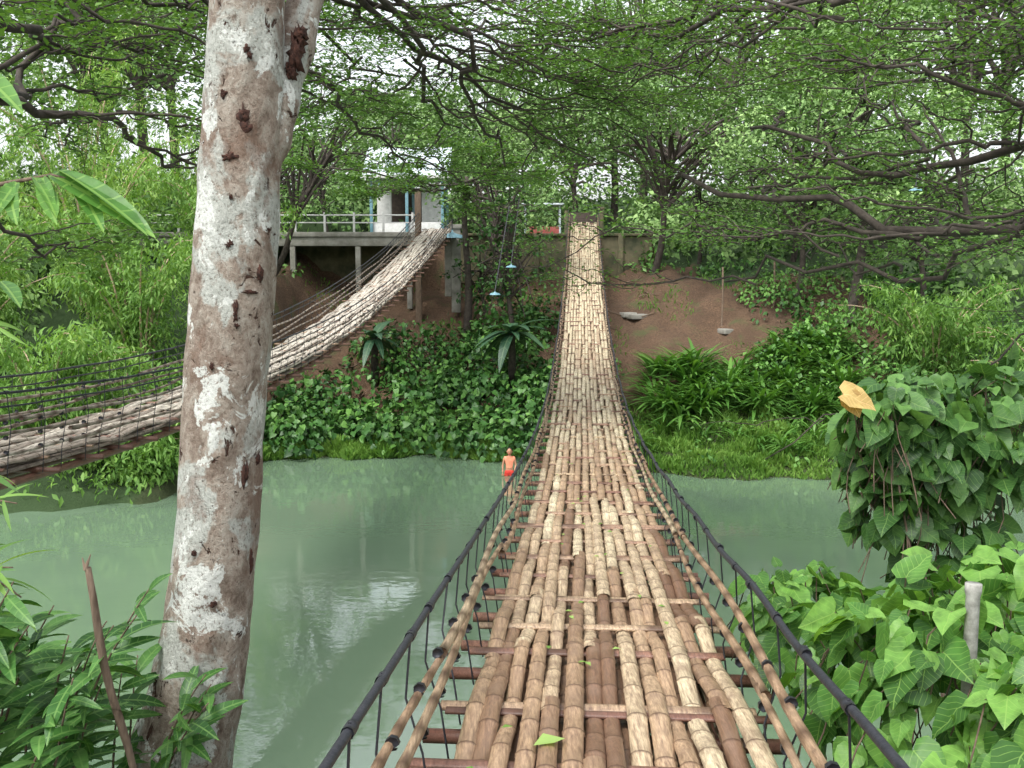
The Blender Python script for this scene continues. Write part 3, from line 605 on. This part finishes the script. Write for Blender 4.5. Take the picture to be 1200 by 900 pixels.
# ------------------------------------------------------------------ foreground plants
def vinebush(name,ell,n,ls,mat,tb,ns=4):
    root=empty(name); Pt=[];O=[]
    for (c,r,w) in ell:
        m_=int(n*w); d=rdir(m_,-.5); Pt.append(np.array(c)+d*np.array(r)*(R.uniform(.45,1.1,m_)**.5)[:,None]); O.append(d)
    Pt=np.vstack(Pt);O=np.vstack(O); O=O+np.array([0,-.35,0]); D,N=outward(nrm(O),.45)
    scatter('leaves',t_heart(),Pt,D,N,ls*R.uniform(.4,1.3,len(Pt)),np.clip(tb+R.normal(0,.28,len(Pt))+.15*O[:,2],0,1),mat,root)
    b=MB()
    for k in range(0,len(Pt),3):
        c=Pt[k]; q=c-np.array([R.normal(0,.08),R.normal(-.05,.08),R.uniform(.15,.4)]); b.tube(np.array([c,.5*(c+q)+R.normal(0,.02,3),q]),.0035,5,.6)
    for (c,r,w) in ell:
        for k in range(ns):
            a=R.uniform(0,6.28); x,y=c[0]+.5*r[0]*math.cos(a),c[1]+.5*r[1]*math.sin(a); t=np.linspace(0,1,9); x0=x+R.normal(.25,.25)
            b.tube(np.stack([x0+(x-x0)*t+.08*np.sin(t*5+a),y+.05*np.cos(t*6),Hs(x,y)-.1+(c[2]+.6*r[2]-Hs(x,y))*t],-1),.007,6,.5)
    b.obj('stems',M_post,root)
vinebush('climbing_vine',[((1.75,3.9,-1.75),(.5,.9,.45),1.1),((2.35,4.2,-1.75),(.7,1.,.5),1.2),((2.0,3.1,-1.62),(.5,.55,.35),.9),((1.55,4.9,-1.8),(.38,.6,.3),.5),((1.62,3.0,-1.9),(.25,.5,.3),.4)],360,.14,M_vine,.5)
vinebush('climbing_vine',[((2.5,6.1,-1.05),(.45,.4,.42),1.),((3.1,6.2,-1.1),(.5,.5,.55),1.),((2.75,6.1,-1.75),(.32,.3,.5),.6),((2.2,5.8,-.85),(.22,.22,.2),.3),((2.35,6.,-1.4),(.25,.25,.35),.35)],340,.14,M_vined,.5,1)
e=empty('withered_leaf'); p=unproject(988,462,5.3); 
scatter('blade',t_heart(),np.array([p,p+[.03,.02,-.01]]),np.array([[1,-.2,-.25],[.6,-.4,-.9]]),np.array([[0,-.6,.8],[0.1,-.9,.3]]),np.array([.19,.13]),np.array([.7,.2]),M_yel,e)
b=MB(); b.tube(np.array([p,p+[.1,.1,-.12],p+[.2,.3,-.3]]),.004,5,.5); b.obj('stalk',M_post,e)
p=unproject(1141,684,3.7); b=MB(); b.tube(np.array([[p[0],p[1],Hs(p[0],p[1])-.2],[p[0],p[1],p[2]-.05],[p[0],p[1],p[2]-.03],[p[0],p[1],p[2]]]),np.array([.026,.026,.031,.031]),20,.5); b.obj('pvc_pipe',M_pvc)
def lancebush(name,tips,ls,mat,tb,w=.11,nper=16,droop=.35):
    root=empty(name);b=MB();Pt=[];D=[]
    for (base,tip) in tips:
        base=np.array(base,float);tip=np.array(tip,float);t=np.linspace(0,1,14)[:,None]
        P=base*(1-t)+tip*t+np.array([0,0,.18])*np.sin(t*3.14)*np.linalg.norm(tip-base)*.6; b.tube(P,np.linspace(.007,.0025,14),6,.6)
        dr=nrm(tip-base); sd=nrm(np.cross(dr,[0,0,1]))
        for k in range(nper):
            q=.25+.75*k/nper; Pt.append(P[min(13,int(q*13))]+R.normal(0,.01,3)); D.append(dr*.6+sd*(1 if k%2 else -1)*R.uniform(.6,1.2)+R.normal(0,.3,3)-[0,0,.35])
    Pt=np.array(Pt);D=np.array(D);N=np.array([0,-.35,1.])+R.normal(0,.35,D.shape)
    scatter('leaves',t_lance(w,droop),Pt,D,N,ls*R.uniform(.6,1.2,len(Pt)),np.clip(tb+R.normal(0,.24,len(Pt)),0,1),mat,root); b.obj('stems',M_post,root)
tips=[]
for k in range(44):
    x=R.uniform(-2.6,-1.45); y=R.uniform(3.0,4.2); z=np.interp(x,[-2.5,-1.7,-1.4],[-.95,-1.15,-1.5])*(y/3.6)+R.normal(0,.13)-.1
    tips.append(((x-.15,y,z-.9),(x+R.uniform(-.1,.3),y-R.uniform(0,.3),z)))
lancebush('riverbank_bush',tips,.2,M_lance,.55,.14,16)
tips=[(unproject(-120,620,3.4),unproject(20,590,3.3)),(unproject(-120,560,3.4),unproject(5,560,3.5)),(unproject(-120,720,3.4),unproject(15,665,3.3)),(unproject(-100,400,3.5),unproject(5,385,3.5)),(unproject(-120,650,3.4),unproject(25,700,3.3))]
lancebush('bamboo_spray',tips,.2,M_bamb,.4,.06,14)
e=empty('broad_leaf_branch'); pts=[];D=[];S=[]
for (u,v,u2,v2,s) in [(60,205,180,262,1.),(68,200,178,258,.9),(50,208,60,255,.5),(20,214,-10,250,.5),(88,212,120,262,.5),(10,215,15,255,.4),(0,330,25,350,.4),(-30,80,25,120,.6),(40,208,70,245,.5)]:
    a=unproject(u,v,2.5);c=unproject(u2,v2,2.35); pts.append(a);D.append(c-a);S.append(np.linalg.norm(c-a))
D=np.array(D); scatter('leaves',t_lance(.12,.12,8,.5),np.array(pts),D,np.array([[.1,-.55,.9]]*len(D))+R.normal(0,.25,D.shape),np.array(S),R.uniform(.3,.75,len(D)),M_vine,e)
b=MB(); b.tube(np.array([unproject(-80,230,2.6),unproject(0,216,2.52),unproject(60,205,2.5),unproject(90,212,2.48)]),np.array([.008,.006,.004,.003]),7,.5)
b.tube(np.array([unproject(-200,330,2.9),unproject(-80,230,2.6)]),.009,7,.5); b.tube(np.array([unproject(-200,330,2.9),[-2.6,2.9,-2.]]),.014,7,.5); b.obj('twigs',M_post,e)
b=MB(); a=unproject(142,852,3.3);c=unproject(100,668,3.2); d=a+(a-c)*1.9; t=np.linspace(0,1,16)[:,None]; b.tube(d*(1-t)+c*t+.006*np.sin(t*14),np.linspace(.014,.012,16)*R.uniform(.85,1.2,16),8,.4)
for k in range(4): b.tube(np.array([c,c+[R.normal(0,.01),0,.03+.03*R.random()]]),np.array([.007,.002]),4,.4)
b.obj('broken_stake',M_post)
cs=[(x,y,R.uniform(.4,.7),R.uniform(.3,.6)) for x,y in zip(R.uniform(-9,9,60),R.uniform(-3,6.5,60)) if abs(x-.3)>1.4]
cs=[c for c in cs if Hs(c[0],c[1])+c[3]<-.55*max(c[1],0.1)-.9]
if cs: shrubs('bank_groundcover',cs,t_rhomb(.3),.14,M_shrub,.55,.4)
b=MB()
for k in range(34):
    x=R.uniform(-8,9);y=R.uniform(36,44) if k>8 else R.uniform(33,35); L=R.uniform(.5,2.2);a=R.uniform(-.7,.7); q=np.linspace(-.5,.5,6)
    X_=x+L*q*math.cos(a);Y_=y+L*q*math.sin(a)*.6; b.tube(np.stack([X_,Y_,H(X_,Y_)+.07],-1),np.linspace(.035,.015,6),6,.5)
b.obj('fallen_branches',M_post)
b=MB()
for (u,v,y,w) in [(752,381,40,.55),(735,385,40.3,.3),(850,398,38.5,.2)]:
    p=unproject(u,v,y); b.box((p[0],y,Hs(p[0],y)+.06),(w,.3,.1),.5,.3)
b.obj('stone_slabs',M_conc,None,False,.03)
b=MB()
for (u,y,h,r_) in [(845,39,2.3,.035),(905,40,1.8,.04)]:
    x=unproject(u,400,y)[0]; b.tube(np.array([[x,y,Hs(x,y)-.2],[x+.03,y,Hs(x,y)+h*.5],[x+.0,y,Hs(x,y)+h]]),r_,7,.5)
b.obj('slope_poles',M_post)
pp=[];
for k in range(40):
    y=R.uniform(3.3,14) if k else 3.55; o=R.uniform(-.5,.5) if k else -.28; pp.append((cx1(y)+o,y,zf1(y)+.06))
scatter('fallen_leaves',t_rhomb(.28,.1),np.array(pp),*(lambda D,N:(D*[1,1,.1],N))(*orient(len(pp),0,.1,.15)),np.array([.14]+[.05]*39)*1.,R.uniform(.3,1,len(pp)),M_bamb)
# ------------------------------------------------------------------ bather
def person():
    root=empty('bather'); p=unproject(597,552,29.2); x,y=p[0],p[1]; g=max(Hs(x,y),-6.55)
    def sk(name,vs,es,rs,mat,root_i=0,sub=2):
        m=bpy.data.meshes.new(name); m.from_pydata([(x+a,y+b_,g+c) for a,b_,c in vs],es,[]); m.materials.append(mat)
        o=link(bpy.data.objects.new(name,m),root); mo=o.modifiers.new('s','SKIN'); mo.use_smooth_shade=True
        for i_,r_ in enumerate(rs): m.skin_vertices[0].data[i_].radius=(r_,r_) if np.isscalar(r_) else r_
        m.skin_vertices[0].data[root_i].use_root=True
        s=o.modifiers.new('d','SUBSURF'); s.levels=sub; s.render_levels=sub
    vs=[(0,0,.72),(0,0,.88),(0,0,1.05),(0,.01,1.14),(0,.01,1.2),(.07,0,.66),(.08,-.03,.38),(.085,.02,.07),(.09,-.09,.03),(-.07,0,.66),(-.08,.02,.38),(-.085,.03,.07),(-.09,-.08,.03),
        (.14,.01,1.08),(.19,.0,.87),(.16,-.13,.72),(-.14,.01,1.08),(-.2,.02,.86),(-.2,-.08,.66)]
    es=[(0,1),(1,2),(2,3),(3,4),(0,5),(5,6),(6,7),(7,8),(0,9),(9,10),(10,11),(11,12),(2,13),(13,14),(14,15),(2,16),(16,17),(17,18)]
    rs=[(.12,.09),(.1,.075),(.115,.085),(.05,.05),(.045,.045),.075,.05,.032,.03,.075,.05,.032,.03,.045,.033,.022,.045,.033,.022]
    sk('body',vs,es,rs,M_skin)
    sk('shorts',[(0,0,.76),(0,0,.7),(.075,0,.62),(.085,-.02,.42),(-.075,0,.62),(-.085,.015,.42)],[(0,1),(1,2),(2,3),(1,4),(4,5)],[(.125,.1),(.13,.105),.09,.082,.09,.082],M_cloth)
    sk('shirt',[(0,0,.78),(0,0,.9),(0,0,1.06),(0,.005,1.12),(.13,.01,1.09),(-.13,.01,1.09),(.16,.0,1.0),(-.165,.01,1.)],[(0,1),(1,2),(2,3),(2,4),(2,5),(4,6),(5,7)],[(.128,.1),(.115,.09),(.125,.095),(.06,.06),.056,.056,.05,.05],M_shirt,1)
    for s,(hx,hy,hz) in((1,(.16,-.13,.72)),(-1,(-.2,-.08,.66))):
        sk('palm',[(hx,hy,hz),(hx,hy-.02,hz-.05)],[(0,1)],[.022,.026],M_skin,0,1)
        for k in range(5):
            o=(k-2)*.013; l=[.03,.05,.055,.05,.04][k]
            sk('finger',[(hx+o,hy-.02,hz-.05),(hx+o*1.2,hy-.03,hz-.05-l*.6),(hx+o*1.2,hy-.022,hz-.05-l)],[(0,1),(1,2)],[.008,.007,.006],M_skin,0,1)
    def ball(name,c,s,mat):
        bpy.ops.mesh.primitive_uv_sphere_add(segments=24,ring_count=16,location=(x+c[0],y+c[1],g+c[2])); o=bpy.context.object; o.name=name; o.scale=s; o.data.materials.append(mat)
        for q in o.data.polygons: q.use_smooth=True
        o.parent=root
    ball('head',(0,-.005,1.28),(.075,.09,.105),M_skin); ball('hair',(0,.018,1.305),(.082,.088,.095),M_hair)
    ball('nose',(0,-.097,1.27),(.012,.014,.018),M_skin); ball('mouth',(0,-.088,1.232),(.024,.008,.007),M_cloth)
    for s in(-1,1): ball('eye',(s*.028,-.084,1.285),(.011,.008,.008),M_eye); ball('ear',(s*.077,0,1.275),(.012,.02,.028),M_skin)
person()
# ------------------------------------------------------------------ light, sky, camera
w=bpy.data.worlds.new('World'); sc.world=w; w.use_nodes=True; nt=w.node_tree; bg=nt.nodes['Background']
sky=nt.nodes.new('ShaderNodeTexSky'); sky.sky_type='NISHITA'; sky.sun_disc=False
el,rot=math.radians(58),math.radians(215); sky.sun_elevation=el; sky.sun_rotation=rot; sky.dust_density=4; sky.air_density=1.; sky.ozone_density=1
hs=nt.nodes.new('ShaderNodeHueSaturation'); hs.inputs['Saturation'].default_value=.22; hs.inputs['Value'].default_value=2.5
nt.links.new(sky.outputs[0],hs.inputs['Color']); nt.links.new(hs.outputs[0],bg.inputs['Color']); bg.inputs['Strength'].default_value=.15
L=bpy.data.lights.new('sun','SUN'); L.energy=1.5; L.angle=math.radians(18); L.color=(1,.97,.9); lo=link(bpy.data.objects.new('sun',L))
sd=Vector((math.sin(rot)*math.cos(el),math.cos(rot)*math.cos(el),math.sin(el))); lo.rotation_euler=(-sd).to_track_quat('-Z','Y').to_euler()
cam=bpy.data.cameras.new('camera'); co=link(bpy.data.objects.new('camera',cam)); cam.sensor_width=36; cam.lens=36*1167/1200; cam.clip_end=1500; cam.clip_start=.05
co.location=(0,0,0); co.rotation_euler=(math.pi/2-PIT,0,0); sc.camera=co
sc.view_settings.view_transform='Standard'; sc.view_settings.look='None'; sc.view_settings.exposure=0
